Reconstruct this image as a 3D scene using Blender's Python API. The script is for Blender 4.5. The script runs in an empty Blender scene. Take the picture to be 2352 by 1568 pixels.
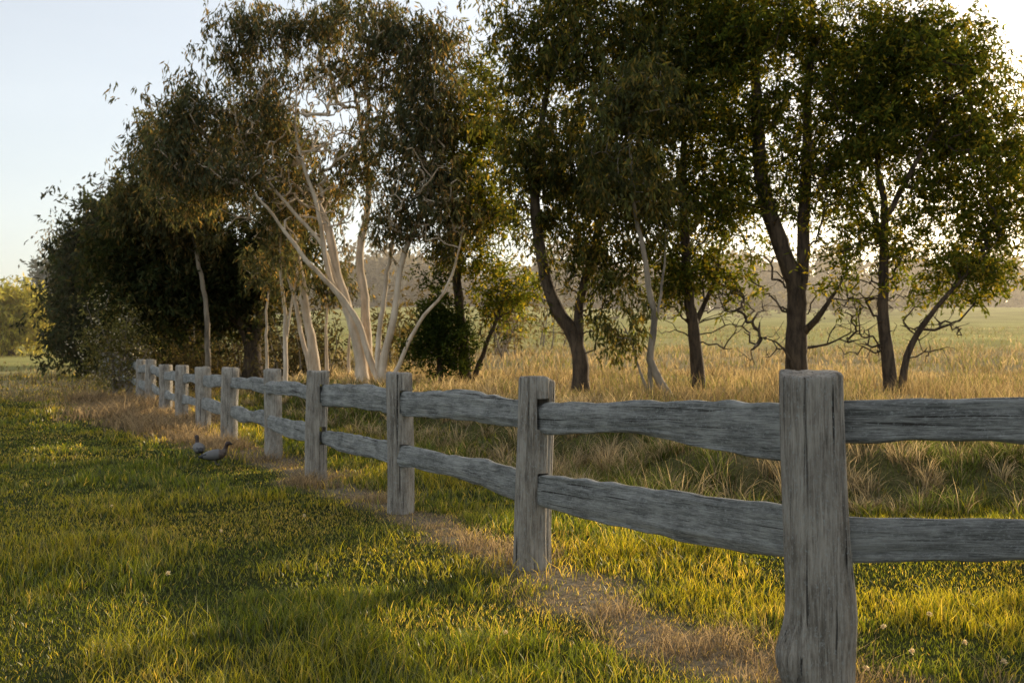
import bpy, math, numpy as np
from mathutils import Vector, Matrix
rng=np.random.default_rng(11)
F=2287.; CAMZ=1.4
SUN_AZ=math.radians(44); SUN_EL=math.radians(15)

# ---------------------------------------------------------------- helpers
_tab=rng.random((256,256))
def vn(x,y,sc=1.0,o=0):
    x=np.asarray(x,float)*sc+o*17.3+1000; y=np.asarray(y,float)*sc+o*7.7+1000
    xi=np.floor(x).astype(int); yi=np.floor(y).astype(int)
    fx=x-xi; fy=y-yi; fx=fx*fx*(3-2*fx); fy=fy*fy*(3-2*fy)
    a=_tab[xi%256,yi%256]; b=_tab[(xi+1)%256,yi%256]; c=_tab[xi%256,(yi+1)%256]; d=_tab[(xi+1)%256,(yi+1)%256]
    return (a*(1-fx)+b*fx)*(1-fy)+(c*(1-fx)+d*fx)*fy
def fbm(x,y,sc=1.0,o=0):
    return (vn(x,y,sc,o)+.5*vn(x,y,sc*2.1,o+1)+.25*vn(x,y,sc*4.3,o+2))/1.75
def sst(a,b,x):
    t=np.clip((x-a)/(b-a),0,1); return t*t*(3-2*t)
def P(px,py,d):
    return np.array([(px-1176)/F*d, d, CAMZ+(830-py)/F*d])

def S(x,y): return ((x-1.3)+0.5*(y-4.3))/1.118
def BD(x,y): return np.minimum(S(x,y)-2.3, y-8.9)
def G(x,y):
    x=np.asarray(x,float); y=np.asarray(y,float)
    bd=BD(x,y)+ (fbm(x,y,.5,3)-.5)*.7
    w=1.5+np.maximum(0,y-25)*.5
    k=sst(0,1,bd/w)
    zl=np.interp(y,[-50,2,5,6.7,10,16,20,30,45,60,100,150,250,3000],[-.3,-.06,-.01,.045,.05,.13,.2,.42,.95,1.66,4,6.5,9,9])
    zr=np.interp(y,[-50,8,10.5,20,30,45,60,100,150,200,400,3000],[.42,.42,.47,.74,1.05,2.0,3.1,6,9.6,11.5,12,12])
    z=zl*(1-k)+zr*k
    near=1-sst(40,90,y)
    z=z+(fbm(x,y,.9,5)-.5)*.07*near + (fbm(x,y,1.7,9)-.5)*.22*near*k*(1-sst(25,45,y))
    z=z+(fbm(x,y,.02,12)-.5)*4*sst(60,160,np.hypot(x,y))
    return z

def new_mesh(name,verts,faces_idx,nper,mat,attrs=None,smooth=False,link=True):
    me=bpy.data.meshes.new(name)
    verts=np.asarray(verts,np.float32)
    me.vertices.add(len(verts)); me.vertices.foreach_set('co',verts.ravel())
    loops=np.concatenate([f.ravel() for f in faces_idx]).astype(np.int32)
    starts=[];c=0
    for f in faces_idx:
        n,k=f.shape; starts.append(c+np.arange(n)*k); c+=n*k
    starts=np.concatenate(starts).astype(np.int32)
    me.loops.add(len(loops)); me.loops.foreach_set('vertex_index',loops)
    me.polygons.add(len(starts)); me.polygons.foreach_set('loop_start',starts)
    if attrs:
        for an,(col) in attrs.items():
            a=me.attributes.new(an,'FLOAT_COLOR','POINT')
            cc=np.ones((len(verts),4),np.float32); cc[:,:3]=col; a.data.foreach_set('color',cc.ravel())
    me.update(calc_edges=True)
    if smooth: me.polygons.foreach_set('use_smooth',np.ones(len(starts),bool))
    if mat: me.materials.append(mat)
    ob=bpy.data.objects.new(name,me)
    if link: bpy.context.scene.collection.objects.link(ob)
    return ob
def empty(name,loc=(0,0,0)):
    e=bpy.data.objects.new(name,None); e.location=loc; bpy.context.scene.collection.objects.link(e); return e

# ---------------------------------------------------------------- materials
def nmat(name):
    m=bpy.data.materials.new(name); m.use_nodes=True; m.node_tree.nodes.clear(); return m,m.node_tree
def foliage_mat(name,trans=.45,tint=(2.2,1.9,.7),gloss=0,rough=.4):
    m,t=nmat(name); N=t.nodes; L=t.links
    at=N.new('ShaderNodeAttribute'); at.attribute_name='col'
    d=N.new('ShaderNodeBsdfDiffuse'); L.new(at.outputs['Color'],d.inputs['Color'])
    mu=N.new('ShaderNodeMix'); mu.data_type='RGBA'; mu.blend_type='MULTIPLY'; mu.inputs[0].default_value=1
    L.new(at.outputs['Color'],mu.inputs[6]); mu.inputs[7].default_value=(*tint,1)
    tr=N.new('ShaderNodeBsdfTranslucent'); L.new(mu.outputs[2],tr.inputs['Color'])
    mx=N.new('ShaderNodeMixShader'); mx.inputs[0].default_value=trans
    L.new(d.outputs[0],mx.inputs[1]); L.new(tr.outputs[0],mx.inputs[2])
    o=N.new('ShaderNodeOutputMaterial')
    if gloss:
        g=N.new('ShaderNodeBsdfGlossy'); g.inputs['Roughness'].default_value=rough; g.inputs['Color'].default_value=(.9,.9,.8,1)
        m2=N.new('ShaderNodeMixShader'); m2.inputs[0].default_value=gloss
        L.new(mx.outputs[0],m2.inputs[1]); L.new(g.outputs[0],m2.inputs[2]); L.new(m2.outputs[0],o.inputs[0])
    else: L.new(mx.outputs[0],o.inputs[0])
    return m
M_leaf=foliage_mat('leaf_dark',.52,(4.2,3.3,.9))
M_drk=foliage_mat('leaf_blackwood',.35,(2.4,2.0,.9))
M_euc=foliage_mat('leaf_eucalypt',.42,(2.7,2.1,.9))
M_grass=foliage_mat('grass_blade',.66,(4.3,3.5,.65),.05,.38)
M_straw=foliage_mat('straw_blade',.58,(2.0,1.7,1.1))
M_far=foliage_mat('far_foliage',.25,(1.8,1.5,.9))

def ground_mat():
    m,t=nmat('ground'); N=t.nodes; L=t.links
    at=N.new('ShaderNodeAttribute'); at.attribute_name='col'
    ge=N.new('ShaderNodeNewGeometry')
    n1=N.new('ShaderNodeTexNoise'); n1.inputs['Scale'].default_value=22; n1.inputs['Detail'].default_value=8
    n2=N.new('ShaderNodeTexNoise'); n2.inputs['Scale'].default_value=.25; n2.inputs['Detail'].default_value=6
    L.new(ge.outputs['Position'],n1.inputs['Vector']); L.new(ge.outputs['Position'],n2.inputs['Vector'])
    r1=N.new('ShaderNodeMapRange'); r1.inputs[1].default_value=.3; r1.inputs[2].default_value=.7; r1.inputs[3].default_value=.55; r1.inputs[4].default_value=1.35
    r2=N.new('ShaderNodeMapRange'); r2.inputs[1].default_value=.3; r2.inputs[2].default_value=.7; r2.inputs[3].default_value=.75; r2.inputs[4].default_value=1.25
    L.new(n1.outputs[0],r1.inputs[0]); L.new(n2.outputs[0],r2.inputs[0])
    mm=N.new('ShaderNodeMath'); mm.operation='MULTIPLY'; L.new(r1.outputs[0],mm.inputs[0]); L.new(r2.outputs[0],mm.inputs[1])
    vm=N.new('ShaderNodeVectorMath'); vm.operation='SCALE'; L.new(at.outputs['Color'],vm.inputs[0]); L.new(mm.outputs[0],vm.inputs['Scale'])
    b=N.new('ShaderNodeBump'); b.inputs['Strength'].default_value=.7; b.inputs['Distance'].default_value=.03; L.new(n1.outputs[0],b.inputs['Height'])
    p=N.new('ShaderNodeBsdfDiffuse'); L.new(vm.outputs[0],p.inputs['Color']); L.new(b.outputs[0],p.inputs['Normal'])
    o=N.new('ShaderNodeOutputMaterial'); L.new(p.outputs[0],o.inputs[0]); return m
def wood_mat(name,axis,a,mid,b):
    m,t=nmat(name); N=t.nodes; L=t.links
    tc=N.new('ShaderNodeTexCoord'); oi=N.new('ShaderNodeObjectInfo')
    ad=N.new('ShaderNodeVectorMath'); ad.operation='ADD'
    cm=N.new('ShaderNodeVectorMath'); cm.operation='SCALE'; cm.inputs[0].default_value=(13,7,29); L.new(oi.outputs['Random'],cm.inputs['Scale'])
    L.new(tc.outputs['Object'],ad.inputs[0]); L.new(cm.outputs[0],ad.inputs[1])
    def mapped(cross,along):
        mp=N.new('ShaderNodeMapping'); s=[cross]*3; s[axis]=along; mp.inputs['Scale'].default_value=s
        L.new(ad.outputs[0],mp.inputs['Vector']); return mp
    def noise(mp,sc,det,rough=.6,dist=0):
        n=N.new('ShaderNodeTexNoise'); n.inputs['Scale'].default_value=sc; n.inputs['Detail'].default_value=det
        n.inputs['Roughness'].default_value=rough; n.inputs['Distortion'].default_value=dist
        L.new(mp.outputs[0],n.inputs['Vector']); return n
    nf=noise(mapped(150,7),1,8,.75,.2)
    nm=noise(mapped(42,3.2),1,8,.72,.4)
    nb=noise(mapped(8,4),1,8,.7)
    nc=noise(mapped(60,1.1),1,3,.5,.2)
    nl=noise(mapped(80,45),1,5,.8)
    def mr(n,a0,a1,b0,b1):
        r=N.new('ShaderNodeMapRange'); r.inputs[1].default_value=a0; r.inputs[2].default_value=a1; r.inputs[3].default_value=b0; r.inputs[4].default_value=b1
        L.new(n.outputs[0],r.inputs[0]); return r
    f=mr(nf,.3,.7,-.55,.55); g=mr(nm,.3,.7,.15,.9); h=mr(nb,.33,.67,-.35,.4)
    s1=N.new('ShaderNodeMath'); s1.operation='ADD'; L.new(f.outputs[0],s1.inputs[0]); L.new(g.outputs[0],s1.inputs[1])
    s2=N.new('ShaderNodeMath'); s2.operation='ADD'; L.new(s1.outputs[0],s2.inputs[0]); L.new(h.outputs[0],s2.inputs[1]); s2.use_clamp=True
    cr=N.new('ShaderNodeValToRGB'); cr.color_ramp.elements[0].color=(*a,1); cr.color_ramp.elements[1].color=(*b,1)
    e=cr.color_ramp.elements.new(.5); e.color=(*mid,1)
    L.new(s2.outputs[0],cr.inputs[0])
    ck=mr(nc,.325,.355,0,1)
    mx=N.new('ShaderNodeMix'); mx.data_type='RGBA'; L.new(ck.outputs[0],mx.inputs[0]); mx.inputs[6].default_value=(.05,.045,.038,1); L.new(cr.outputs[0],mx.inputs[7])
    lk=mr(nl,.54,.63,0,.7)
    m2=N.new('ShaderNodeMix'); m2.data_type='RGBA'; L.new(lk.outputs[0],m2.inputs[0]); L.new(mx.outputs[2],m2.inputs[6]); m2.inputs[7].default_value=(.46,.48,.46,1)
    hb=N.new('ShaderNodeMath'); hb.operation='MULTIPLY_ADD'; L.new(ck.outputs[0],hb.inputs[0]); hb.inputs[1].default_value=.9; L.new(s1.outputs[0],hb.inputs[2])
    bp=N.new('ShaderNodeBump'); bp.inputs['Strength'].default_value=1; bp.inputs['Distance'].default_value=.008; L.new(hb.outputs[0],bp.inputs['Height'])
    p=N.new('ShaderNodeBsdfPrincipled'); p.inputs['Roughness'].default_value=.8; p.inputs['Specular IOR Level'].default_value=.3
    L.new(m2.outputs[2],p.inputs['Base Color']); L.new(bp.outputs[0],p.inputs['Normal'])
    o=N.new('ShaderNodeOutputMaterial'); L.new(p.outputs[0],o.inputs[0]); return m
def bark_mat(name,c0,c1,sc=6):
    m,t=nmat(name); N=t.nodes; L=t.links
    ge=N.new('ShaderNodeNewGeometry')
    mp=N.new('ShaderNodeMapping'); mp.inputs['Scale'].default_value=(sc,sc,sc*.25); L.new(ge.outputs['Position'],mp.inputs['Vector'])
    n=N.new('ShaderNodeTexNoise'); n.inputs['Scale'].default_value=1.3; n.inputs['Detail'].default_value=7; n.inputs['Roughness'].default_value=.65
    L.new(mp.outputs[0],n.inputs['Vector'])
    cr=N.new('ShaderNodeValToRGB'); cr.color_ramp.elements[0].position=.35; cr.color_ramp.elements[1].position=.65
    cr.color_ramp.elements[0].color=(*c0,1); cr.color_ramp.elements[1].color=(*c1,1); L.new(n.outputs[0],cr.inputs[0])
    bp=N.new('ShaderNodeBump'); bp.inputs['Strength'].default_value=.7; bp.inputs['Distance'].default_value=.03; L.new(n.outputs[0],bp.inputs['Height'])
    p=N.new('ShaderNodeBsdfPrincipled'); p.inputs['Roughness'].default_value=.85; p.inputs['Specular IOR Level'].default_value=.2
    L.new(cr.outputs[0],p.inputs['Base Color']); L.new(bp.outputs[0],p.inputs['Normal'])
    o=N.new('ShaderNodeOutputMaterial'); L.new(p.outputs[0],o.inputs[0]); return m
def attr_mat(name,rough=.7):
    m,t=nmat(name); N=t.nodes; L=t.links
    at=N.new('ShaderNodeAttribute'); at.attribute_name='col'
    p=N.new('ShaderNodeBsdfPrincipled'); p.inputs['Roughness'].default_value=rough; L.new(at.outputs['Color'],p.inputs['Base Color'])
    o=N.new('ShaderNodeOutputMaterial'); L.new(p.outputs[0],o.inputs[0]); return m
M_ground=ground_mat()
M_post=wood_mat('weathered_post',2,(.15,.13,.105),(.34,.30,.25),(.52,.47,.40)); M_rail=wood_mat('weathered_rail',0,(.105,.108,.10),(.26,.263,.247),(.44,.44,.41))
M_bdark=bark_mat('bark_dark',(.03,.022,.016),(.12,.085,.055),8)
M_bpale=bark_mat('bark_pale',(.42,.32,.22),(.74,.62,.48),4)
M_bgrey=bark_mat('bark_grey',(.12,.10,.075),(.34,.28,.21),5)

# ---------------------------------------------------------------- ground
def dry_strip(x,y):
    s=S(x,y); n=(fbm(x,y,1.3,21)-.5)*.5
    wd=(.20+.02*np.maximum(0,y-8)+.5*sst(14,20,y))*(.35+1.3*fbm(x,y,1.3,23))
    c=-.04-.45*sst(13,18,y)
    d1=np.abs(s-c+n*1.0)
    d2=np.abs(y-4.15+n*.4)
    d=np.where(x>1.3,np.minimum(d2,np.where(y<4.3,9,d1)),d1)
    return (1-sst(wd*.4,wd*1.9,d))*(1-sst(27,34,y))
def ground_color(x,y):
    x=np.asarray(x,float);y=np.asarray(y,float)
    bd=BD(x,y); lawn=np.array([.038,.044,.016]); dry=np.array([.19,.155,.105]); mead=np.array([.34,.275,.15]); far=np.array([.34,.315,.11])
    c=np.ones(x.shape+(3,))*lawn
    k=sst(.6,2.2,bd+(fbm(x,y,.4,30)-.5))[...,None]; c=c*(1-k)+mead*k
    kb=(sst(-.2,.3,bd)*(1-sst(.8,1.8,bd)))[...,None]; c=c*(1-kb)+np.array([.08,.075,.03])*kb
    kl=(sst(25,34,y+(fbm(x,y,.12,31)-.5)*10)*(1-sst(0,2,bd)))[...,None]; c=c*(1-kl)+np.array([.36,.29,.15])*kl
    kf=(sst(36,55,y+(fbm(x,y,.05,32)-.5)*14))[...,None]
    ff=far*(1-.7*(fbm(x,y,.03,35)[...,None]-.5)); c=c*(1-kf)+ff*kf
    kd=dry_strip(x,y)[...,None]; c=c*(1-kd)+dry*kd
    return c
tx=np.linspace(-7.3,7.3,520); gx=2.2*np.sinh(tx)
ty=np.linspace(-4.0,7.2,560); gy=9+2.4*np.sinh(ty)
X,Y=np.meshgrid(gx,gy)
Z=G(X,Y); nx,ny=len(gx),len(gy)
idx=np.arange(nx*ny).reshape(ny,nx)
q=np.stack([idx[:-1,:-1],idx[:-1,1:],idx[1:,1:],idx[1:,:-1]],-1).reshape(-1,4)
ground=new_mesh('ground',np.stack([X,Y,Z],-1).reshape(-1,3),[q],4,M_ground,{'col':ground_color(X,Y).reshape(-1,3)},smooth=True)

# ---------------------------------------------------------------- grass blades
def blades(x,y,h,w,leanaz,lean,c0,c1,segs=2,z=None,curve=1.0):
    n=len(x); z=G(x,y)-.01 if z is None else z
    ax=leanaz; side=rng.uniform(0,2*math.pi,n)
    sx,sy=np.cos(side),np.sin(side); lx,ly=np.cos(ax),np.sin(ax)
    V=[];C=[]
    for i in range(segs+1):
        t=i/segs
        ho=lean*h*(t**(1+curve)); zo=h*t*np.sqrt(np.clip(1-(lean*t)**2*.55,.05,1))
        ww=w*(1-t**1.6)*.5
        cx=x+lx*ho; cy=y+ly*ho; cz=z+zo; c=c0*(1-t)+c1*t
        if i<segs:
            V+= [np.stack([cx-sx*ww,cy-sy*ww,cz],-1),np.stack([cx+sx*ww,cy+sy*ww,cz],-1)]; C+=[c,c]
        else:
            V.append(np.stack([cx,cy,cz],-1)); C.append(c)
    k=2*segs+1
    V=np.stack(V,1).reshape(-1,3); C=np.stack(C,1).reshape(-1,3)
    base=(np.arange(n)*k)[:,None]; T=[]
    for i in range(segs-1):
        a=2*i; T+= [base+np.array([[a,a+1,a+3]]),base+np.array([[a,a+3,a+2]])]
    a=2*(segs-1); T.append(base+np.array([[a,a+1,a+2]]))
    return V,C,np.concatenate(T)
class Acc:
    def __init__(s): s.v=[];s.c=[];s.f=[];s.n=0
    def add(s,V,C,T): s.v.append(V);s.c.append(C);s.f.append(T+s.n);s.n+=len(V)
    def build(s,name,mat): return new_mesh(name,np.concatenate(s.v),[np.concatenate(s.f)],3,mat,{'col':np.concatenate(s.c)})
lawn=Acc(); straw=Acc()
def band(y0,y1,dens,mx=1.3,k=.55):
    A=(y1-y0)*2*(k*(y0+y1)/2+mx); n=int(A*dens*1.25)
    y=rng.uniform(y0,y1,n); x=rng.uniform(-1,1,n)*(k*y1+mx)
    m=np.abs(x)<k*y+mx; return x[m],y[m]
g=np.array([.070,.092,.015]); yl=np.array([.15,.143,.027]); dk=np.array([.028,.045,.010]); st=np.array([.27,.22,.13])
for (y0,y1,den,w,hs) in [(2.4,4,3400,.0045,1.0),(4,6,3400,.005,1.0),(6,9,2000,.007,1),(9,13,1050,.010,1),(13,19,500,.016,1.05),(19,28,190,.027,1.1),(28,42,45,.055,1.2)]:
    x,y=band(y0,y1,den); bd=BD(x,y); ds=dry_strip(x,y)
    m=(bd<.45+rng.normal(0,.2,len(x)))&(rng.random(len(x))>ds*.78); x,y,bd,ds=x[m],y[m],bd[m],ds[m]
    n=len(x); tuft=sst(.42,.68,fbm(x,y,1.1,40)); fine=vn(x,y,6,41)
    behind=sst(0,.6,S(x,y))*(x<1.6)
    h=(.022+.12*tuft*fine+.035*behind)*rng.uniform(.4,1.45,n)*hs+.012
    a=sst(.3,.7,fbm(x,y,.8,42))[:,None]; r=rng.random((n,1))
    c=g*(1-a)+yl*a; c=c*(.5+.8*r); c=np.where(rng.random((n,1))<.34,dk*(.7+.6*r),c)
    c=np.where(rng.random((n,1))<(.06+.28*sst(.48,.75,fbm(x,y,.9,43))[:,None]*(1-tuft[:,None])+.35*ds[:,None]+.35*sst(22,30,y)[:,None]),st*(.6+.6*r),c)
    lawn.add(*blades(x,y,h,w*rng.uniform(.7,1.3,n),rng.uniform(0,6.28,n),rng.uniform(.1,.85,n),c*.5,c*1.65,2))  # sunlit tips and shaded bases painted into the blade colour
for (y0,y1,den,w) in [(2.6,6,420,.0042),(6,10,160,.006)]:
    x,y=band(y0,y1,den); tf=fbm(x,y,1.1,40)*.5+vn(x,y,2.6,45)*.5; m=(rng.random(len(x))<sst(.42,.62,tf))&(BD(x,y)<.4)&(dry_strip(x,y)<.3); x,y=x[m],y[m]; n=len(x)
    c=(g*.4+yl*.7)*(.6+.8*rng.random((n,1)))
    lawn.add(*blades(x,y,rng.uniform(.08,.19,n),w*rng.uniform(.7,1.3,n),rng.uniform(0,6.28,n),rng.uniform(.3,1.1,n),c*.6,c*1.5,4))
for (y0,y1,den,w) in [(2.4,6,4400,.0038),(6,10,3000,.0055),(10,16,1500,.009),(16,28,520,.017)]:
    x,y=band(y0,y1,den); ds=dry_strip(x,y); m=rng.random(len(x))<ds*sst(.25,.5,fbm(x,y,3,51)+.05); x,y=x[m],y[m]; n=len(x)
    h=(.03+.18*sst(.5,.8,fbm(x,y,2.2,50))+.28*sst(14,19,y)*vn(x,y,1.2,52))*rng.uniform(.5,1.5,n)
    c=np.array([.40,.325,.235])*(.3+.9*rng.random((n,1)))
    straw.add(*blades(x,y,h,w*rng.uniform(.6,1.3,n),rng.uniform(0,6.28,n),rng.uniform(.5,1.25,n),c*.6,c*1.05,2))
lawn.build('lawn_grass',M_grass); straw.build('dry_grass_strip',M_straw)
bank=Acc()
for (y0,y1,den,w,nb) in [(8.4,12,13,.0075,62),(12,17,9,.011,44),(17,26,5,.018,30),(26,36,2,.03,20)]:
    x,y=band(y0,y1,den); bd=BD(x,y); m=(bd>-.25)&(bd<3.2); x,y,bd=x[m],y[m],bd[m]; n=len(x)
    size=.12+.34*fbm(x,y,1.1,61)*rng.uniform(.5,1.3,n)
    pst=sst(.40,.62,fbm(x,y,.7,62)+.11*(bd-.7)); kind=rng.random(n)<.15+.7*pst
    gr=np.array([.125,.165,.042]); stw=np.array([.50,.42,.29]); br=np.array([.14,.105,.065])
    cb=np.where(kind[:,None],stw,gr)*rng.uniform(.65,1.25,(n,1))
    X_=np.repeat(x,nb);Y_=np.repeat(y,nb); N_=n*nb; sz=np.repeat(size,nb)
    az=rng.uniform(0,6.283,N_); rr=rng.random(N_)**.7*sz*.45
    xx=X_+np.cos(az)*rr; yy=Y_+np.sin(az)*rr
    c=np.repeat(cb,nb,0)*(.4+.85*rng.random((N_,1))); c=np.where(rng.random((N_,1))<.12,br,c); c=np.where(rng.random((N_,1))<.13,stw*.85,c)
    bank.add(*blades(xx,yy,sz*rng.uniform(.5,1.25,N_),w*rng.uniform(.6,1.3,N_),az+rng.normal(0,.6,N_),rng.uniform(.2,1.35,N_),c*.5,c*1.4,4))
for (y0,y1,den,w) in [(8.4,12,260,.008),(12,17,150,.012),(17,26,60,.018)]:
    x,y=band(y0,y1,den); bd=BD(x,y); m=(bd>-.3)&(bd<3); x,y=x[m],y[m]; n=len(x); r=rng.random((n,1))
    c=np.where(r<.6,np.array([.10,.14,.035]),np.array([.34,.28,.18]))*(.5+.7*rng.random((n,1)))
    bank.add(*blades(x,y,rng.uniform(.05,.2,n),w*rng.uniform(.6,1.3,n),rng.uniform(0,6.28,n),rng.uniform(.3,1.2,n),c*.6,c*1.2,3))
bank.build('rough_grass_bank',M_straw)
mead=Acc()
for (y0,y1,den,w) in [(10,14,320,.009),(14,20,190,.012),(20,30,80,.02),(30,45,24,.035),(45,70,6,.06)]:
    x,y=band(y0,y1,den,2); bd=BD(x,y)
    keep=(bd>1.8)|((y>26)&(vn(x,y,.3,70)>.35)&(rng.random(len(x))<.6)); x,y=x[keep],y[keep]; n=len(x)
    h=(.08+.52*fbm(x,y,.7,71)**1.6)*rng.uniform(.4,1.3,n)*np.where(y>45,.6,1)
    c=np.array([.39,.32,.205])*(.35+.8*rng.random((n,1)))*(.55+.8*fbm(x,y,.35,73)[:,None]); gg=np.array([.16,.17,.062])
    c=np.where(rng.random((n,1))<.12+.45*sst(.45,.7,fbm(x,y,.4,72))[:,None]+.4*sst(35,50,y)[:,None],gg*(.6+.7*rng.random((n,1))),c)
    c=np.where(rng.random((n,1))<.08,np.array([.13,.09,.055]),c)
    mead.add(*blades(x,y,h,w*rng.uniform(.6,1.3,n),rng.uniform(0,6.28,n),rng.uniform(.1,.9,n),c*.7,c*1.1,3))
mead.build('meadow_grass',M_straw)

# ---------------------------------------------------------------- trees
def tube(pts,rad,sides):
    pts=np.asarray(pts,float); rad=np.asarray(rad,float); n=len(pts)
    t=np.gradient(pts,axis=0); t/=np.linalg.norm(t,axis=1,keepdims=True)+1e-9
    ref=np.array([.13,.99,.07]) if abs(t[:,1]).mean()<.8 else np.array([1.,0,0.1])
    u=np.cross(t,ref); u/=np.linalg.norm(u,axis=1,keepdims=True)+1e-9; v=np.cross(t,u)
    a=np.linspace(0,2*math.pi,sides,endpoint=False)
    V=pts[:,None,:]+rad[:,None,None]*(np.cos(a)[None,:,None]*u[:,None,:]+np.sin(a)[None,:,None]*v[:,None,:])
    V=V.reshape(-1,3); i=np.arange((n-1)*sides).reshape(n-1,sides); j=np.roll(i,-1,axis=1)
    return V,np.stack([i,j,j+sides,i+sides],-1).reshape(-1,4)
def resample(p,step):
    p=np.asarray(p,float); n=len(p)
    if n>2:
        pp=np.vstack([2*p[0]-p[1],p,2*p[-1]-p[-2]]); o=[]
        for i in range(n-1):
            a,b,c,d=pp[i:i+4]
            for t in np.linspace(0,1,8,endpoint=False):
                o.append(.5*((2*b)+(-a+c)*t+(2*a-5*b+4*c-d)*t*t+(-a+3*b-3*c+d)*t**3))
        o.append(p[-1]); p=np.array(o)
    L=np.concatenate([[0],np.cumsum(np.linalg.norm(np.diff(p,axis=0),axis=1))]); m=max(3,int(L[-1]/step)+1)
    tt=np.linspace(0,L[-1],m); return np.stack([np.interp(tt,L,p[:,k]) for k in range(3)],-1)
def leaves_mesh(cent,nper,sig,L,W,droop,col,colvar,nt=5):
    nc=len(cent); per=max(1,nper//nt)
    csz=rng.uniform(.6,1.4,(nc,1,1))
    tw=cent[:,None,:]+rng.normal(0,1,(nc,nt,3))*np.array([sig,sig,sig*.8])*csz
    td=rng.normal(0,1,(nc,nt,3)); td[...,2]-=droop*1.2; td/=np.linalg.norm(td,axis=-1,keepdims=True)
    s=rng.uniform(-.5,.9,(nc,nt,per,1))*sig*1.3
    pos=tw[:,:,None,:]+td[:,:,None,:]*s+rng.normal(0,sig*.17,(nc,nt,per,3))
    d=rng.normal(0,1,pos.shape)*.7+td[:,:,None,:]*.8; d[...,2]-=droop; d/=np.linalg.norm(d,axis=-1,keepdims=True)
    w=np.cross(d,rng.normal(0,1,d.shape)); w/=np.linalg.norm(w,axis=-1,keepdims=True)+1e-9
    ll=L*rng.uniform(.6,1.25,pos.shape[:-1]+(1,)); ww=W*rng.uniform(.7,1.2,pos.shape[:-1]+(1,))*.5
    V=np.stack([pos,pos+d*ll*.45+w*ww,pos+d*ll,pos+d*ll*.45-w*ww],-2).reshape(-1,3)
    cb=rng.uniform(.6,1.35,(nc,1,1,1)); tb=rng.uniform(.7,1.3,(nc,nt,1,1)); lb=rng.uniform(.6,1.4,(nc,nt,per,1))
    c=np.array(col)*cb*tb*lb
    alt=rng.random((nc,nt,per,1))<.22
    c=np.where(alt,np.array(colvar)*lb,c)
    C=np.repeat(c.reshape(-1,3),4,axis=0)
    n=len(V)//4; return V,C,np.arange(n*4).reshape(n,4)
_tn=[0]
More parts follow.
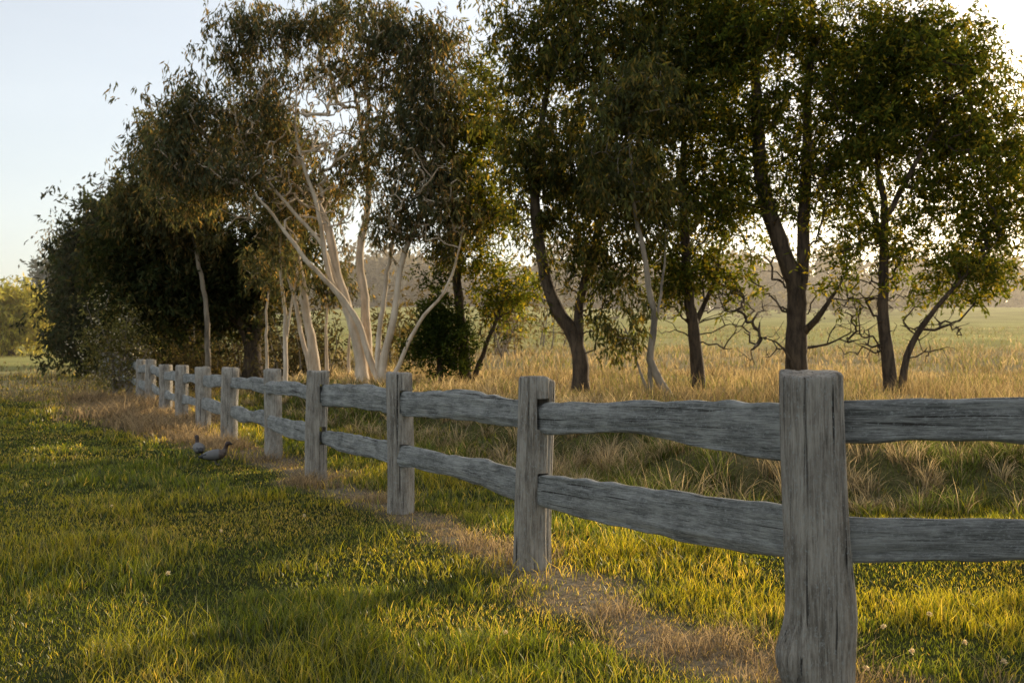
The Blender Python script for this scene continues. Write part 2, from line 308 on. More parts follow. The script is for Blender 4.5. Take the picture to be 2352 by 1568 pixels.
def build_tree(name,depth,stems,lobes,ncl,nper,sig=.26,L=.13,W=.04,droop=.6,col=(.055,.075,.022),colvar=(.13,.11,.04),
               bark=None,leafmat=None,tip=.006,pw=.46,minz=1.0,twigs=(),gap=1.7,gsc=1.9):
    _tn[0]+=1; sd=_tn[0]*3
    bark=bark or M_bdark; leafmat=leafmat or M_leaf
    nodes=[];tv=[];tf=[];off=0;stemr=[]
    for (pts,r0,r1) in stems:
        pw3=[P(p[0],p[1],depth+(p[2] if len(p)>2 else 0)) for p in pts]
        g_=G(pw3[0][0],pw3[0][1])
        if pts[0][1]>800: pw3[0][2]=float(g_)-.15
        R=resample(pw3,.22); m=len(R)
        R[1:,:2]+=np.cumsum(rng.normal(0,.014,(m-1,2)),axis=0)
        t=np.linspace(0,1,m); rr=r0*(1-t)**.8+r1
        rr*=1+rng.normal(0,.04,m)
        if pts[0][1]>800: rr*=1+.45*np.exp(-t*m*.22/.35)
        V,Fq=tube(R,rr,10); tv.append(V);tf.append(Fq+off);off+=len(V)
        for i in range(m): nodes.append(R[i]);stemr.append(rr[i])
    nstem=len(nodes); z0=min(n[2] for n in nodes)
    def sample(lobes,ncl,usegap):
        wts=np.array([l[2]*l[3]*(l[6] if len(l)>6 else 1) for l in lobes],float); wts/=wts.sum(); A=[]
        for l,wt in zip(lobes,wts):
            k0=max(3,int(ncl*wt)); k=int(k0*gap) if usegap else k0
            dd=l[4] if len(l)>4 else 0; rd=l[5] if len(l)>5 else .5*(l[2]+l[3])
            v=rng.normal(0,1,(k,3)); v/=np.linalg.norm(v,axis=1,keepdims=True); v*=rng.random((k,1))**(1/2.6)*rng.uniform(.8,1.24,(k,1))
            dep=depth+dd; rdm=rd/F*depth
            c=P(l[0],l[1],dep); B=np.stack([c[0]+v[:,0]*l[2]/F*dep,c[1]+v[:,1]*rdm,c[2]+v[:,2]*l[3]/F*dep],-1)
            if usegap:
                q=.5*vn(B[:,0]+.5*B[:,1],B[:,2],gsc,sd)+.5*vn(B[:,1]-.4*B[:,0],B[:,2],gsc*1.2,sd+1)+rng.normal(0,.04,k)
                B=B[np.argsort(-q)[:k0]]
            A.append(B)
        A=np.concatenate(A); return A[A[:,2]>G(A[:,0],A[:,1])+.25]
    A=sample(lobes,ncl,True); nleaf=len(A); isl=np.ones(len(A),bool)
    if twigs:
        T=sample(twigs,sum(int(t[2]*t[3]/120) for t in twigs),False); A=np.concatenate([A,T]); isl=np.concatenate([isl,np.zeros(len(T),bool)])
    NB=np.array(nodes)
    d0=np.min(np.linalg.norm(A[:,None,:]-NB[None],axis=2),axis=1); od=np.argsort(d0); A=A[od]; isl=isl[od]
    arr=np.zeros((len(NB)+len(A)*50,3)); arr[:len(NB)]=NB; cnt=len(NB); parent=np.full(len(arr),-1); chains=[]
    for a in A:
        cur=arr[:cnt]; dv=a-cur; dist=np.linalg.norm(dv,axis=1)
        cost=dist+.9*np.maximum(0,.25*dist-dv[:,2])+ .8*np.maximum(0,minz+z0-cur[:,2])
        j=int(np.argmin(cost)); p=cur[j]; D=dist[j]; m=max(2,int(D/.2))
        t=np.linspace(0,1,m+1)[:,None]; perp=rng.normal(0,1,3)*D*.10
        path=p+(a-p)*t+np.sin(t*math.pi)*(perp+np.array([0,0,.07*D]))
        path[1:-1]+=rng.normal(0,.022,(m-1,3))
        ids=[j]
        for k in range(1,m+1):
            if cnt>=len(arr): break
            arr[cnt]=path[k]; parent[cnt]=ids[-1]; ids.append(cnt); cnt+=1
        chains.append(ids)
    tips=np.zeros(cnt)
    for c in chains: tips[c[-1]]+=1
    for i in range(cnt-1,nstem-1,-1):
        if parent[i]>=0: tips[parent[i]]+=tips[i]
    rad=tip*np.maximum(tips,1)**pw
    for c in chains:
        r=rad[c].copy()
        if c[0]<nstem: r[0]=r[1]; r=np.minimum(r,stemr[c[0]]*.75)
        V,Fq=tube(arr[c],r,5 if r[0]>.012 else 3); tv.append(V);tf.append(Fq+off);off+=len(V)
    e=empty(name,(float(nodes[0][0]),float(nodes[0][1]),float(nodes[0][2])))
    o=np.array(e.location)
    w=new_mesh('trunk_and_limbs',np.concatenate(tv)-o,[np.concatenate(tf)],4,bark,smooth=True); w.parent=e
    A=A[isl]
    V,C,Fq=leaves_mesh(A,nper,sig,L,W,droop,col,colvar)
    lf=new_mesh('foliage',V-o,[Fq],4,leafmat,{'col':C}); lf.parent=e
    return e,A,o

wat=dict(col=(.05,.068,.018),colvar=(.16,.145,.033),L=.14,W=.045,droop=.4,sig=.24)
build_tree('wattle_tree',20,[([(2052,905),(2035,820),(2028,700),(2028,500),(2020,340),(2040,200)],.12,.02),
    ([(2062,880),(2095,790),(2150,715,-.3),(2215,640,-.5),(2290,560,-.6)],.07,.012),([(2028,560),(1985,440,.4),(1930,360,.6)],.05,.012),([(2028,520),(2110,380,-.4),(2180,250,-.4)],.06,.012)],
    [(2130,170,150,140),(2190,110,90,80),(2230,300,110,170),(2060,120,110,120),(2280,470,90,110),(2240,610,100,80),(2050,330,120,110),(2130,460,110,90,0,90,.8),(2300,340,60,100),(1980,500,70,90,0,60,.6),(2120,600,90,80,0,80,.55),(1980,230,90,110),(2370,420,60,120,.5,60,.7)],760,78,twigs=[(2010,650,90,120),(1990,790,80,70),(2150,760,90,70)],**wat)
build_tree('wattle_tree',20.5,[([(1838,905),(1832,760),(1828,660),(1790,560),(1755,440),(1738,250),(1732,40),(1720,-60)],.19,.04),
    ([(1832,700),(1850,600),(1862,430),(1872,200),(1885,-40)],.12,.03),([(1842,770),(1890,715,-.5),(1945,640,-.9)],.07,.012),([(1760,460),(1700,400,.5),(1640,350,.8)],.05,.012),([(1845,820),(1800,800,-.3),(1740,770,-.5)],.035,.006),([(1835,800),(1900,790,.3),(1960,760,.5)],.03,.006)],
    [(1800,60,180,130),(1930,130,130,160),(1700,200,110,110),(1820,300,140,120,0,100,.8),(1650,80,110,130),(1900,430,90,120,0,80,.8),(1710,420,90,90,0,60,.8),(1800,-90,300,90),(1940,610,70,80,-.8,60,.6),(1690,600,80,100,.5,60,.55),(1830,480,90,90,0,70,.4)],680,78,twigs=[(1750,680,110,90),(1930,720,80,80),(1760,800,80,50),(1820,380,140,200)],**wat)
build_tree('wattle_tree',21,[([(1608,905),(1600,780),(1585,640),(1576,480),(1572,300),(1560,100)],.12,.02),
    ([(1600,740),(1640,640),(1660,520)],.05,.01),([(1590,700),(1545,600),(1520,500)],.045,.01)],
    [(1560,150,110,160),(1590,330,100,130,0,90,.9),(1610,540,100,120,0,80,.7),(1530,620,70,90,0,60,.6),(1600,10,140,90),(1660,460,60,80,0,60,.6)],440,76,twigs=[(1650,700,80,100),(1540,700,70,90),(1600,500,90,150)],**wat)
build_tree('wattle_tree',20.5,[([(1334,900),(1328,800),(1275,700),(1243,590),(1225,430),(1240,250),(1260,60)],.14,.025),
    ([(1328,800),(1335,690),(1370,560),(1400,400),(1400,200)],.09,.02)],
    [(1290,120,140,150),(1420,90,150,150),(1240,330,100,130),(1400,330,130,150),(1400,520,110,100),(1260,520,80,90,0,70,.6),(1390,660,80,90,-.6,70,.9),(1500,230,80,150),(1350,-60,250,90),(1180,200,70,150),(1480,450,60,80),(1310,420,110,100)],700,82,
    col=(.046,.058,.026),colvar=(.13,.11,.042),L=.16,W=.042,droop=.9,sig=.25,twigs=[(1290,680,70,100),(1370,720,70,80)])
build_tree('eucalyptus_sapling',18.5,[([(1545,912),(1500,828),(1507,740),(1487,620),(1462,470),(1450,300)],.06,.015),([(1484,900),(1496,800),(1525,640,.5),(1530,520,.6)],.035,.01),([(1500,840),(1455,790),(1430,740)],.025,.006)],
    [(1440,380,90,130),(1470,240,90,90),(1520,500,50,70,.5,50,.4),(1440,760,60,70,0,50,.4)],150,75,col=(.055,.067,.037),colvar=(.13,.11,.05),L=.16,W=.042,droop=1,bark=M_bgrey,sig=.22)
build_tree('wattle_tree',24,[([(1072,870),(1062,760),(1052,600),(1042,440),(1050,280)],.13,.02),([(1080,830),(1140,720),(1190,640)],.06,.012)],
    [(1050,350,90,130),(1110,470,90,120),(1060,560,80,100,0,70,.8),(1150,640,90,90,0,80,.7),(1090,220,80,90,0,80,.7),(1140,330,70,100,0,60,.8)],360,75,twigs=[(1120,720,90,80)],**wat)
build_tree('wattle_tree',20,[([(3370,905),(3365,700),(3380,450),(3370,250)],.15,.03),([(3368,760),(3430,600),(3470,480)],.07,.015)],
    [(3370,200,190,180),(3290,380,110,130),(3460,380,130,140),(3370,560,150,110)],330,70,sig=.32,L=.22,W=.09,droop=.4,col=(.05,.07,.02),colvar=(.14,.12,.03))
build_tree('wattle_tree',23,[([(3750,895),(3750,700),(3730,450),(3740,250)],.15,.03)],
    [(3750,250,200,180),(3670,430,130,130),(3820,430,130,140),(3750,600,150,90)],280,70,sig=.34,L=.24,W=.1,droop=.4,col=(.05,.07,.02),colvar=(.14,.12,.03))
euc=dict(col=(.075,.087,.052),colvar=(.21,.16,.08),L=.19,W=.042,droop=1.1,sig=.25,bark=M_bpale,leafmat=M_euc,tip=.009,gsc=1.2,gap=2.0)
build_tree('eucalyptus_tree',24,[
    ([(838,890),(822,780),(785,650),(752,520),(700,400,.3),(655,280,.5),(612,150,.6)],.14,.018),
    ([(880,885,-.3),(845,825,-.3),(800,715,-.5),(700,600,-.9),(625,500,-1.1),(540,410,-1.2)],.085,.014),
    ([(850,880,.4),(838,720,.5),(828,600,.6),(848,450,.8),(828,300,.9),(790,130,1.0)],.12,.018),
    ([(800,720),(755,620,-.3),(735,480,-.4),(690,330,-.6),(690,200,-.6)],.06,.015),
    ([(790,690),(740,560,-.3),(640,440,-.5),(560,330,-.6),(530,220,-.6)],.05,.012)],
    [(600,50,110,55),(760,40,170,50),(530,130,70,50),(690,160,100,60,0,80,.4),(430,240,100,70,-1),(560,260,120,80,-.5,90,.8),(700,350,110,70,0,90,.35),(850,180,110,80,0,90,.8),(370,330,70,70,-1),(470,370,120,70,-1,80,1),(850,360,100,70,0,80,.6),(590,410,90,60,-1,80,.5)],500,60,twigs=[(650,330,160,150),(780,250,120,150),(720,500,120,100)],**euc)
build_tree('eucalyptus_tree',23,[
    ([(885,885),(880,840),(913,720),(930,600),(978,480),(1000,330),(960,170)],.08,.015),
    ([(890,870),(955,750,-.4),(1030,650,-.6),(1062,520,-.7)],.045,.012),([(895,880),(868,820,.3),(880,650,.6),(905,500,.9),(900,330,1)],.065,.015)],
    [(960,100,90,70),(1010,230,90,80),(930,320,90,70,0,80,.8),(980,430,90,80,0,80,.9),(900,490,80,60,0,70,.6),(1040,520,60,70,0,60,.6),(860,80,80,55)],310,64,twigs=[(960,450,110,150)],**euc)
build_tree('eucalyptus_tree',26,[
    ([(728,880),(706,730),(688,600),(678,480),(640,350),(600,230)],.12,.018),([(720,840),(660,640,.6),(610,520,.9),(500,420,1.2)],.06,.012)],
    [(620,320,110,80,.5),(500,330,110,80,.8),(640,440,120,70,0,90,.6),(420,430,90,60,1),(760,470,90,60,1)],270,66,twigs=[(600,480,110,80)],**euc)
build_tree('eucalyptus_sapling',25,[([(657,880),(650,760),(642,610),(646,500)],.055,.014),([(652,800),(672,700),(690,600)],.03,.01)],
    [(650,520,60,60),(690,600,40,50,0,40,.4)],46,60,**euc)
build_tree('eucalyptus_sapling',27,[([(620,860),(615,740),(625,620)],.045,.012),([(752,860),(748,760),(760,640)],.045,.012),([(800,862),(803,760),(790,640)],.04,.01)],
    [(620,620,60,60),(770,620,60,60)],60,60,**euc)
drk=dict(col=(.037,.047,.021),colvar=(.08,.07,.03),L=.21,W=.075,droop=.6,leafmat=M_drk)
build_tree('blackwood_tree',32,[([(582,862),(577,790),(545,700),(500,600),(440,520)],.28,.04),([(580,800),(600,700),(640,600)],.16,.03),([(560,740),(470,700),(380,640)],.14,.03)],
    [(420,520,150,80),(500,620,120,90),(340,560,110,80),(580,600,90,90),(400,680,140,80),(280,640,90,80),(540,720,80,50,0,60,.6),(640,540,90,80),(620,680,60,60,1,60,.6)],650,95,sig=.4,twigs=[(500,780,120,50)],**drk)
drk2=dict(drk); drk2.update(col=(.034,.045,.022),colvar=(.07,.065,.033))
drk3={k:v for k,v in drk2.items() if k not in('L','W')}
build_tree('blackwood_tree',40,[([(330,858),(325,760),(300,650),(260,560)],.30,.04),([(325,780),(380,700),(420,640)],.15,.03)],
    [(270,490,75,60),(225,560,75,65),(290,600,110,80),(230,680,80,80),(300,740,110,80),(200,765,60,60),(400,720,90,70),(400,790,80,40)],520,95,sig=.48,L=.28,W=.10,**drk3)
build_tree('blackwood_tree',50,[([(195,850),(195,760),(200,650)],.25,.04)],
    [(200,600,45,50),(180,660,35,60),(200,740,55,75),(165,785,28,42)],190,88,sig=.45,L=.32,W=.13,**drk3)
build_tree('eucalyptus_tree',30,[([(480,868),(472,740),(445,600),(410,470),(375,350)],.085,.015)],
    [(370,320,60,70),(330,400,60,60),(420,400,90,70),(360,480,90,60),(300,470,50,50),(430,520,80,60)],260,75,col=(.065,.072,.041),colvar=(.15,.115,.055),L=.22,W=.052,droop=1,sig=.3,bark=M_bgrey,leafmat=M_euc)
build_tree('eucalyptus_tree',56,[([(170,845),(165,700),(155,590)],.2,.03)],[(150,560,35,30),(175,600,30,40)],36,44,col=(.09,.09,.05),colvar=(.16,.12,.05),L=.3,W=.08,droop=1,sig=.42,bark=M_bgrey,leafmat=M_euc)
build_tree('evergreen_bush',23.5,[([(1010,880),(1008,800),(1015,700)],.06,.02)],
    [(1000,700,45,70),(1020,780,65,60),(975,790,40,60),(1050,830,30,25)],110,90,sig=.2,L=.12,W=.04,droop=-.2,col=(.03,.046,.013),colvar=(.05,.065,.015),gap=2.2,leafmat=M_drk)
build_tree('willow_tree',62,[([(18,822),(16,770),(-10,720)],.3,.05),([(18,790),(50,740),(80,700)],.15,.03)],
    [(10,700,60,42),(68,715,38,38),(-60,710,60,45),(40,760,60,35,0,60,.6),(88,745,20,28)],220,80,sig=.55,L=.36,W=.12,droop=.7,col=(.30,.30,.07),colvar=(.34,.30,.09),leafmat=M_straw)
build_tree('pine_tree',100,[([(135,800),(135,640)],.4,.1)],[(130,635,26,24),(115,650,18,18),(145,655,20,20)],80,60,sig=.8,L=.7,W=.3,droop=.2,col=(.15,.165,.14),colvar=(.17,.17,.13),leafmat=M_far)
e,A,o=build_tree('flowering_shrub',29,[([(262,905),(255,820),(225,740)],.04,.008),([(268,905),(285,800),(290,720)],.035,.008),([(275,905),(315,840),(335,800)],.03,.008)],
    [(235,740,40,60),(280,770,60,60),(230,820,50,50),(310,830,45,50),(265,860,60,40)],140,34,sig=.24,L=.13,W=.04,droop=-.1,col=(.08,.09,.062),colvar=(.13,.12,.08),bark=M_bgrey,minz=.3)
V,C,Fq=leaves_mesh(A[::3],12,.2,.07,.05,0,(.5,.5,.45),(.45,.45,.4),nt=4); b=new_mesh('blossom',V-o,[Fq],4,M_straw,{'col':C}); b.parent=e
def scrub(name,specs,col,colvar,bark,L=.14,W=.04,sig=.3,per=30,mat=None):
    tv=[];tf=[];off=0;cl=[]
    for (px,py0,d,hpx,wpx,n) in specs:
        for _ in range(n):
            x=px+rng.normal(0,wpx*.5); b=P(x,py0,d+rng.normal(0,1.2)); b[2]=G(b[0],b[1])-.05
            h=hpx/F*d*rng.uniform(.5,1.1); top=b+np.array([rng.normal(0,.25)*h,rng.normal(0,.2)*h,h])
            mid=(b+top)/2+rng.normal(0,.08,3)*h; R=resample([b,mid,top],.3)
            V,Fq=tube(R,np.linspace(.022,.005,len(R))*d/25,4); tv.append(V);tf.append(Fq+off);off+=len(V)
            for t in rng.uniform(.3,1,5): cl.append(b+(top-b)*t+rng.normal(0,.12,3)*h)
    e=empty(name); w=new_mesh('stems',np.concatenate(tv),[np.concatenate(tf)],4,bark); w.parent=e
    V,C,Fq=leaves_mesh(np.array(cl),per,sig,L,W,.4,col,colvar); f=new_mesh('foliage',V,[Fq],4,mat or M_leaf,{'col':C}); f.parent=e
scrub('scrub_thicket',[(450,850,34,90,90,26),(690,860,30,150,70,24),(560,855,36,160,90,24),(350,860,36,90,60,16)],(.07,.062,.034),(.11,.085,.045),M_bgrey,L=.18,W=.055,mat=M_drk)
scrub('scrub_thicket',[(1170,860,40,190,60,13),(960,870,34,180,70,14),(1260,860,46,150,60,6)],(.10,.082,.036),(.16,.12,.055),M_bgrey,L=.24,W=.07,sig=.45,per=24,mat=M_drk)
cl=[]
for px_ in np.arange(-250,3400,9):
    d=rng.uniform(165,215); x=(px_-1176)/F*d
    hh=rng.uniform(2.5,5)+7*vn(px_,0,.012,80)
    if px_<400: hh*=.6
    z=G(x,d); k=12
    cl.append(np.stack([x+rng.normal(0,2.6,k),d+rng.normal(0,2.5,k),z+hh*rng.random(k)**.8],-1))
V,C,Fq=leaves_mesh(np.concatenate(cl),28,1.1,1.1,.8,.1,(.17,.145,.095),(.21,.17,.11)); new_mesh('distant_trees',V,[Fq],4,M_far,{'col':C})  # distance haze painted into the pale brown leaf colours
cl=[]
for (px_,d) in [(1720,110),(1960,95),(2120,120),(1500,100),(1840,130)]:
    x=(px_-1176)/F*d; z=float(G(x,d)); k=34
    v=rng.normal(0,1,(k,3))*[1.6,1.4,.8]; cl.append(np.array([x,d,z+1.6])+v)
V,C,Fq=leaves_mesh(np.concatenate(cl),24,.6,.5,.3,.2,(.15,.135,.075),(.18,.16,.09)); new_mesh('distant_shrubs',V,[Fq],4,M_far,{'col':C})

# ---------------------------------------------------------------- fence
fence=empty('wooden_fence',(1.3,4.3,0))
def add_part(ob,loc,rotz=0,roty=0):
    ob.parent=fence; ob.location=Vector(loc)-Vector(fence.location); ob.rotation_euler=(0,roty,rotz)
def make_post(name,x,y,r,top,hi,bulge=False,sd=0):
    z0=float(G(x,y))-.25; H=top-z0; na=200 if hi else 40; nz=120 if hi else 24
    a=np.linspace(0,2*math.pi,na,endpoint=False); zz=np.linspace(0,H,nz)
    zz=np.concatenate([zz[:-1],[H-.006,H]])[:]; zz=np.sort(zz)
    Aa,ZZ=np.meshgrid(a,zz)
    ca,sa=np.cos(Aa)*3,np.sin(Aa)*3
    rr=r*(1+.08*(vn(ca*.35+sd,sa*.35+ZZ*.9,1,sd)-.5)*2)
    rr=rr+r*.07*(vn(ca*2.2+5,sa*2.2+ZZ*.5,1,sd+3)-.5)
    gro=vn(Aa*0+np.cos(Aa)*9+20,np.sin(Aa)*9+ZZ*.7,1,sd+5); rr-= r*.10*sst(.76,.93,gro)
    gr2=vn(np.cos(Aa)*22+20,np.sin(Aa)*22+ZZ*1.6,1,sd+6); rr-= r*.025*sst(.5,.9,gr2)
    fl=np.maximum(0,1-(ZZ/(.55)))**2; rr=rr*(1+.10*fl)
    if bulge:
        dd=np.cos(Aa-math.radians(188)); rr+= .05*np.maximum(0,dd)**2*np.exp(-((ZZ-.40)/.12)**2)
        rr+= .02*np.maximum(0,np.cos(Aa-math.radians(-10)))*np.exp(-((ZZ-.6)/.2)**2)
    edge=np.clip((H-ZZ)/.014,0,1); rr=rr*(.93+.07*np.sqrt(edge))
    topn=((vn(np.cos(Aa)*1.5,np.sin(Aa)*1.5,1,sd+8)-.5)*.03+np.cos(Aa-sd)*.007)*(ZZ/H)**8
    wob=np.sin(ZZ*2.3+sd)*.014
    V=np.stack([rr*np.cos(Aa)+wob,rr*np.sin(Aa),ZZ+topn],-1).reshape(-1,3)
    m=len(zz); i=np.arange((m-1)*na).reshape(m-1,na); j=np.roll(i,-1,axis=1)
    q=np.stack([i,j,j+na,i+na],-1).reshape(-1,4)
    base=(m-1)*na; rings=[base+np.arange(na)]; VV=[V]; nv=len(V)
    for f in (.8,.55,.3,.1):
        rv=V[base:base+na].copy(); c=rv.mean(0); rv=c+(rv-c)*f; rv[:,2]=V[base:base+na,2]*f+c[2]*(1-f)+(.003 if f<.9 else .001)
        rv[:,2]-=.004*sst(.6,.9,vn(rv[:,0]*60,rv[:,1]*60,1,sd+9))
        VV.append(rv); rings.append(nv+np.arange(na)); nv+=na
    fs=[q]
    for k in range(4):
        i0=rings[k]; i1=rings[k+1]; fs.append(np.stack([i0,np.roll(i0,-1),np.roll(i1,-1),i1],-1))
    V=np.concatenate(VV); Q=np.concatenate(fs)
    me=bpy.data.meshes.new(name); ngon=[list(map(int,rings[-1]))]; bot=[list(map(int,np.arange(na)[::-1]))]
    me.from_pydata(V.tolist(),[],Q.tolist()+ngon+bot); me.update()
    me.polygons.foreach_set('use_smooth',[True]*len(me.polygons)); me.materials.append(M_post)
    ob=bpy.data.objects.new(name,me); bpy.context.scene.collection.objects.link(ob); add_part(ob,(x,y,z0)); return ob,z0
def make_rail(name,A,B,h0,h1,th,sd,hi,taper=(.7,.7),bow=0):
    A=np.array(A,float);B=np.array(B,float); D=B-A; Ln=np.linalg.norm(D); n=130 if hi else 26; m=48 if hi else 14
    t=np.linspace(0,1,n); a=np.linspace(0,2*math.pi,m,endpoint=False)
    T,AA=np.meshgrid(t,a,indexing='ij'); xx=T*Ln
    ta=np.clip(np.minimum(T*Ln/.22,1),0,1)*(1-taper[0])+taper[0]; tb=np.clip(np.minimum((1-T)*Ln/.22,1),0,1)*(1-taper[1])+taper[1]
    h=(h0*(1-T)+h1*T)*.5*ta*tb
    up=(vn(xx*1.3+sd,xx*0,1,sd)-.5)*.075+(vn(xx*7,xx*0+3,1,sd+1)-.5)*.018
    dn=(vn(xx*1.1+sd+40,xx*0,1,sd+2)-.5)*.075+(vn(xx*6,xx*0+9,1,sd+3)-.5)*.018
    c,s=np.cos(AA),np.sin(AA); ex=.38
    yy=np.sign(c)*np.abs(c)**ex*th*.5; zz=np.sign(s)*np.abs(s)**.6*h
    zz=zz+np.where(s>0,up*np.abs(s),dn*np.abs(s)); yy=yy*(1-.35*np.maximum(0,s))+(vn(xx*1.5,zz*12+s*3,1,sd+4)-.5)*.018+(vn(xx*1.0,zz*45,1,sd+6)-.5)*.013
    yy+=np.sin(T*3.0+sd)*.015; zz+=bow*np.sin(T*math.pi)
    V=np.stack([xx,yy,zz],-1).reshape(-1,3)
    i=np.arange(n*m).reshape(n,m); r=np.roll(i,-1,axis=1); q=np.stack([i[:-1],r[:-1],r[1:],i[1:]],-1).reshape(-1,4)
    me=bpy.data.meshes.new(name); me.from_pydata(V.tolist(),[],q.tolist()+[list(map(int,i[0])),list(map(int,i[-1][::-1]))]); me.update()
    me.polygons.foreach_set('use_smooth',[True]*(len(me.polygons)-2)+[False]*2); me.materials.append(M_rail)
    ob=bpy.data.objects.new(name,me); bpy.context.scene.collection.objects.link(ob)
    add_part(ob,A,math.atan2(D[1],D[0]),-math.asin(D[2]/Ln)); return ob
import bmesh
def fixn(ob):
    bm=bmesh.new(); bm.from_mesh(ob.data); bmesh.ops.recalc_face_normals(bm,faces=bm.faces); bm.to_mesh(ob.data); bm.free()
NP=19
px=[1.30-.5*2.3*i for i in range(NP)]; py=[4.3+2.3*i for i in range(NP)]
tops=[1.355,1.29,1.30,1.295,1.30,1.30,1.30,1.32,1.33]+[float(G(px[i],py[i]))+1.12+.03*math.sin(i*3) for i in range(9,NP)]
rs=[.14,.125,.118,.125,.125,.135,.14,.13,.15]+[.13]*12
posts=[]
for i in range(NP):
    ob,z0=make_post('post_%d'%(i+1),px[i]+(0 if i<3 else rng.normal(0,.03)),py[i],rs[i],tops[i],i<4,i==0,i*3+1); fixn(ob); posts.append((ob,z0))
def mortise(ob,z0,x,y,dirx,diry,zc,h,w,depth=.6,off=(0,0)):
    bm=bmesh.new(); bmesh.ops.create_cube(bm,size=1)
    bmesh.ops.scale(bm,vec=(depth,w,h),verts=bm.verts)
    me=bpy.data.meshes.new('c'); bm.to_mesh(me); bm.free()
    c=bpy.data.objects.new('c',me); bpy.context.scene.collection.objects.link(c)
    c.location=(x+off[0],y+off[1],zc); c.rotation_euler=(0,0,math.atan2(diry,dirx))
    bpy.context.view_layer.update()
    md=ob.modifiers.new('b','BOOLEAN'); md.operation='DIFFERENCE'; md.object=c; md.solver='EXACT'
    dg=bpy.context.evaluated_depsgraph_get(); me2=bpy.data.meshes.new_from_object(ob.evaluated_get(dg))
    ob.modifiers.clear(); ob.data=me2
    bpy.data.objects.remove(c)
rail_t=[1.115,1.045,1.03,1.03,1.05,1.06]; rail_b=[.66,.56,.555,.56,.6,.63]
def rz(i,b):
    if i<6: return (rail_b if b else rail_t)[i]
    return tops[i]-.26 if not b else tops[i]-.68
for i in range(0,4):
    ob,z0=posts[i]
    for b in (0,1):
        mortise(ob,z0,px[i],py[i],-.5,1,rz(i,b)+.012,.25 if i==0 else .20,.10 if i==0 else .085,off=(-.5*.2,.2) if i==0 else (0,0))
ob,z0=posts[0]
for zc,h in ((1.135,.235),(.635,.22)): mortise(ob,z0,px[0],py[0],1,-.02,zc,h,.115,.3,off=(.13,0))
for i in range(NP-1):
    for b in (0,1):
        a=np.array([px[i],py[i],rz(i,b)]); c=np.array([px[i+1],py[i+1],rz(i+1,b)])
        off=.012*(-1)**i; nrm=np.array([1,.5,0])/1.118
        sd=i*5+b*2+3
        if i==0: h0,h1=(.26,.20) if b==0 else (.26,.235)
        else: h0,h1=rng.uniform(.175,.215,2)
        d=(c-a)/np.linalg.norm(c-a); A0=a-d*(.04 if i else -.02)+nrm*off*(0 if i==0 else 1); B0=c+d*.045+nrm*off
        tp=[(.92,.8),(.72,.75),(.78,.8)][i] if i<3 else (.75,.75)
        r=make_rail('rail_%d_%s'%(i+1,'lower' if b else 'upper'),A0,B0,h0,h1,.08,sd,i<4,tp,bow=(.02 if b==0 else -.008) if i!=1 else .03); fixn(r)
qx=[1.30+2.6*i for i in range(5)]; qy=[4.3-.05*i for i in range(5)]
for i in range(1,5):
    ob,z0=make_post('side_post_%d'%i,qx[i],qy[i],.125,1.33,False,False,50+i); fixn(ob)
for i in range(4):
    for b in (0,1):
        zc=.635 if b else 1.135
        A0=np.array([qx[i]+(.07 if i==0 else -.04),qy[i],zc]); B0=np.array([qx[i+1]+.04,qy[i+1],zc+(.0 if b else .02)])
        r=make_rail('side_rail_%d_%s'%(i+1,'lower' if b else 'upper'),A0,B0,.205 if b==0 else .19,.20,.085,70+i*3+b,i==0,(.97,.8),0); fixn(r)

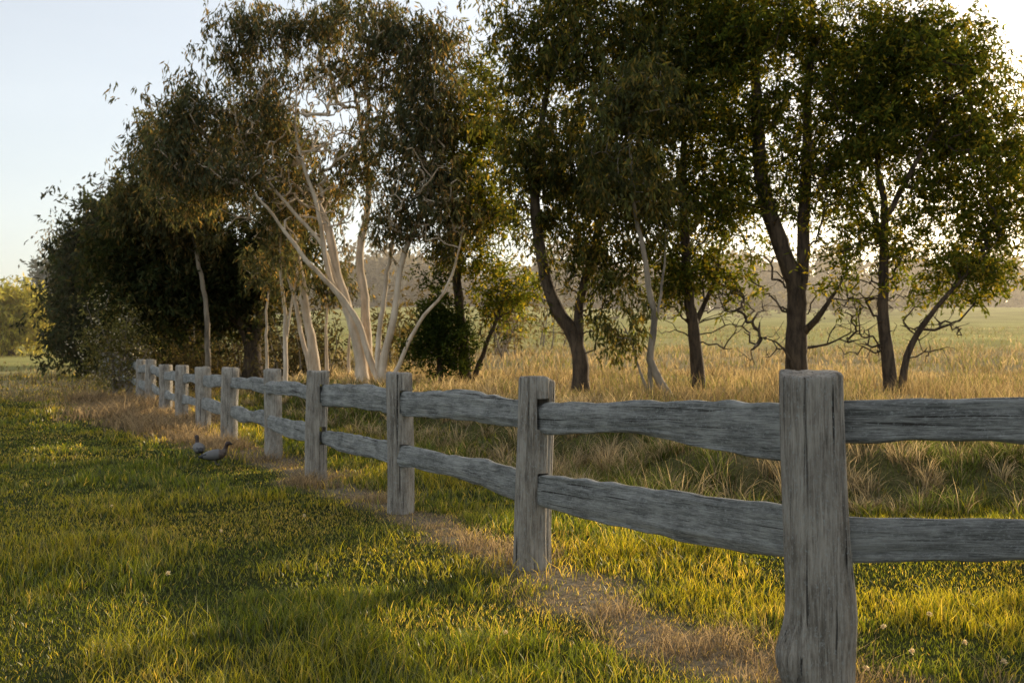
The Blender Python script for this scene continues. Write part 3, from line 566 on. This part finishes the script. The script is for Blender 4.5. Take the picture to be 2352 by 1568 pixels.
# ---------------------------------------------------------------- ducks
M_duck=attr_mat('duck_feathers',.6)
def duck(x,y,face,lower=0.0):
    ctrl=np.array([[-.215,0,.100,.004],[-.185,0,.102,.022],[-.14,0,.108,.042],[-.08,0,.118,.062],[-.01,0,.125,.073],[.05,0,.135,.068],[.09,0,.155,.05],[.112,0,.185,.031],[.122,0,.215,.024],[.13,0,.243,.026],[.142,0,.262,.031],[.162,0,.266,.029],[.182,0,.261,.017],[.197,0,.257,.010],[.207,0,.255,.003]])
    R=resample(ctrl[:,:3],.006)
    Lc=np.concatenate([[0],np.cumsum(np.linalg.norm(np.diff(ctrl[:,:3],axis=0),axis=1))]); Lr=np.concatenate([[0],np.cumsum(np.linalg.norm(np.diff(R,axis=0),axis=1))]); Lr*=Lc[-1]/Lr[-1]
    rad=np.interp(Lr,Lc,ctrl[:,3]); V,Q=tube(R,rad,20)
    V[:,1]*=np.where(np.repeat(Lr,20)<.3,1.08,.95)
    col=np.ones((len(V),3))*np.array([.13,.125,.12])
    n=rng.random((len(V),1))
    br=(V[:,0]>.045)&(V[:,2]<.2); col[br]=(np.array([.09,.065,.05])*(.5+n[br]))
    hd=V[:,2]>.2; col[hd]=[.035,.017,.011]
    bl=(V[:,0]>.180)&hd; col[bl]=[.02,.02,.02]
    tl=V[:,0]<-.15; col[tl]=[.012,.012,.014]; und=(V[:,2]<.075)&(V[:,0]>-.15); col[und]=[.05,.045,.04]
    VV=[V];QQ=[Q];CC=[col];off=len(V)
    for sg in (-1,1):
        nu,nw=20,12
        u=np.linspace(0,1,nu); ww=np.linspace(0,2*math.pi,nw,endpoint=False); U,W_=np.meshgrid(u,ww,indexing='ij')
        rr=np.sin(U*math.pi)**.6*.047*(1-.45*(1-U))
        X_=-.175+U*.235; Wy=sg*(.052+np.cos(W_)*.026*np.sin(U*math.pi)**.6-.03*(1-U)**1.5); Wz=.133+np.sin(W_)*rr-.012*(1-U)
        wv=np.stack([X_,Wy,Wz],-1).reshape(-1,3); i=np.arange(nu*nw).reshape(nu,nw); r=np.roll(i,-1,axis=1)
        wc=np.ones((len(wv),3))*np.array([.17,.175,.175]); st_=(np.sin(W_.ravel())>.6); wc[st_]=[.02,.02,.02]; wc[(U.ravel()<.3)]=[.03,.028,.028]
        VV.append(wv);QQ.append(np.stack([i[:-1],r[:-1],r[1:],i[1:]],-1).reshape(-1,4)+off);CC.append(wc);off+=len(wv)
        leg,lq=tube(np.array([[0,sg*.03,.075],[-.006,sg*.032,.04],[.004,sg*.032,.008],[.045,sg*.036,.003]]),[.011,.006,.005,.007],8)
        VV.append(leg);QQ.append(lq+off);CC.append(np.ones((len(leg),3))*np.array([.12,.10,.08]));off+=len(leg)
        eye,eq=tube(np.array([[.156,sg*.024,.27],[.156,sg*.029,.27],[.156,sg*.031,.27]]),[.004,.003,.0005],8)
        VV.append(eye);QQ.append(eq+off);CC.append(np.zeros((len(eye),3))+.01);off+=len(eye)
    ob=new_mesh('duck',np.concatenate(VV),[np.concatenate(QQ)],4,M_duck,{'col':np.concatenate(CC)},smooth=True)
    ob.location=(x,y,float(G(x,y))+.025-lower); ob.rotation_euler=(0,0,math.radians(face)); return ob
d1=P(497,1070,12.6); duck(d1[0],12.6,8,0)
d2=P(458,1062,13.3); duck(d2[0],13.3,118,0)
fl=[]
for (a,b) in [(2090,1520),(2025,1465),(1950,1550),(2210,1500),(510,1250),(390,1345),(1985,1555),(2300,1540),(1160,1480),(260,1190),(700,1210),(2130,1440)]:
    d=CAMZ*F/(b-830); x=(a-1176)/F*d; z=float(G(x,d))+.07
    for _ in range(26):
        v=rng.normal(0,1,3); v/=np.linalg.norm(v); fl.append(np.array([x,d,z])+v*.007)
V,C,Fq=leaves_mesh(np.array(fl),6,.002,.008,.005,0,(.6,.58,.5),(.6,.55,.48)); new_mesh('clover_flowers',V,[Fq],4,M_straw,{'col':C})

# ---------------------------------------------------------------- evening haze over the paddock (real scattering air)
m,t=nmat('haze'); vs=t.nodes.new('ShaderNodeVolumeScatter'); vs.inputs['Density'].default_value=.0016; vs.inputs['Anisotropy'].default_value=.5; vs.inputs['Color'].default_value=(1,.90,.76,1)
oo=t.nodes.new('ShaderNodeOutputMaterial'); t.links.new(vs.outputs[0],oo.inputs['Volume'])
bm=bmesh.new(); bmesh.ops.create_cube(bm,size=1); me=bpy.data.meshes.new('haze')
bmesh.ops.scale(bm,vec=(700,420,26),verts=bm.verts); bm.to_mesh(me); bm.free(); me.materials.append(m)
hzo=bpy.data.objects.new('haze',me); hzo.location=(0,30+210,9); bpy.context.scene.collection.objects.link(hzo)

# ---------------------------------------------------------------- camera, light
cam=bpy.data.cameras.new('camera'); cam.lens=35; cam.sensor_width=36; cam.clip_end=6000; cam.clip_start=.05
cam.dof.use_dof=True; cam.dof.focus_distance=6.0; cam.dof.aperture_fstop=4.5
co=bpy.data.objects.new('camera',cam); bpy.context.scene.collection.objects.link(co)
co.location=(0,0,CAMZ); co.rotation_euler=(math.radians(90)+math.atan(46/F),0,0); bpy.context.scene.camera=co
sd=bpy.data.lights.new('sun','SUN'); sd.energy=5; sd.angle=math.radians(.5); sd.color=(1,.80,.52)
so=bpy.data.objects.new('sun',sd); bpy.context.scene.collection.objects.link(so)
v=Vector((math.sin(SUN_AZ)*math.cos(SUN_EL),math.cos(SUN_AZ)*math.cos(SUN_EL),math.sin(SUN_EL)))
so.rotation_euler=v.to_track_quat('Z','Y').to_euler()
w=bpy.data.worlds.new('World'); bpy.context.scene.world=w; w.use_nodes=True; nt=w.node_tree
sk=nt.nodes.new('ShaderNodeTexSky'); sk.sky_type='NISHITA'; sk.sun_disc=False; sk.sun_elevation=SUN_EL; sk.sun_rotation=SUN_AZ
sk.air_density=1.0; sk.dust_density=2.0; sk.ozone_density=1.2
tc=nt.nodes.new('ShaderNodeTexCoord'); mp=nt.nodes.new('ShaderNodeMapping'); mp.inputs['Scale'].default_value=(1,1,5); nt.links.new(tc.outputs['Generated'],mp.inputs['Vector'])
nz=nt.nodes.new('ShaderNodeTexNoise'); nz.inputs['Scale'].default_value=1.6; nz.inputs['Detail'].default_value=6; nt.links.new(mp.outputs[0],nz.inputs['Vector'])
mr=nt.nodes.new('ShaderNodeMapRange'); mr.inputs[1].default_value=.3; mr.inputs[2].default_value=.7; mr.inputs[3].default_value=.92; mr.inputs[4].default_value=1.08; nt.links.new(nz.outputs[0],mr.inputs[0])
hz=nt.nodes.new('ShaderNodeVectorMath'); hz.operation='SCALE'; hz.inputs[0].default_value=(3.2,3.0,2.7); nt.links.new(mr.outputs[0],hz.inputs['Scale'])
ad=nt.nodes.new('ShaderNodeVectorMath'); ad.operation='ADD'; nt.links.new(sk.outputs[0],ad.inputs[0]); nt.links.new(hz.outputs[0],ad.inputs[1])
bg=nt.nodes['Background']; bg.inputs[1].default_value=.15; nt.links.new(ad.outputs[0],bg.inputs[0])
sc=bpy.context.scene; sc.view_settings.view_transform='Standard'; sc.view_settings.look='None'; sc.view_settings.exposure=0
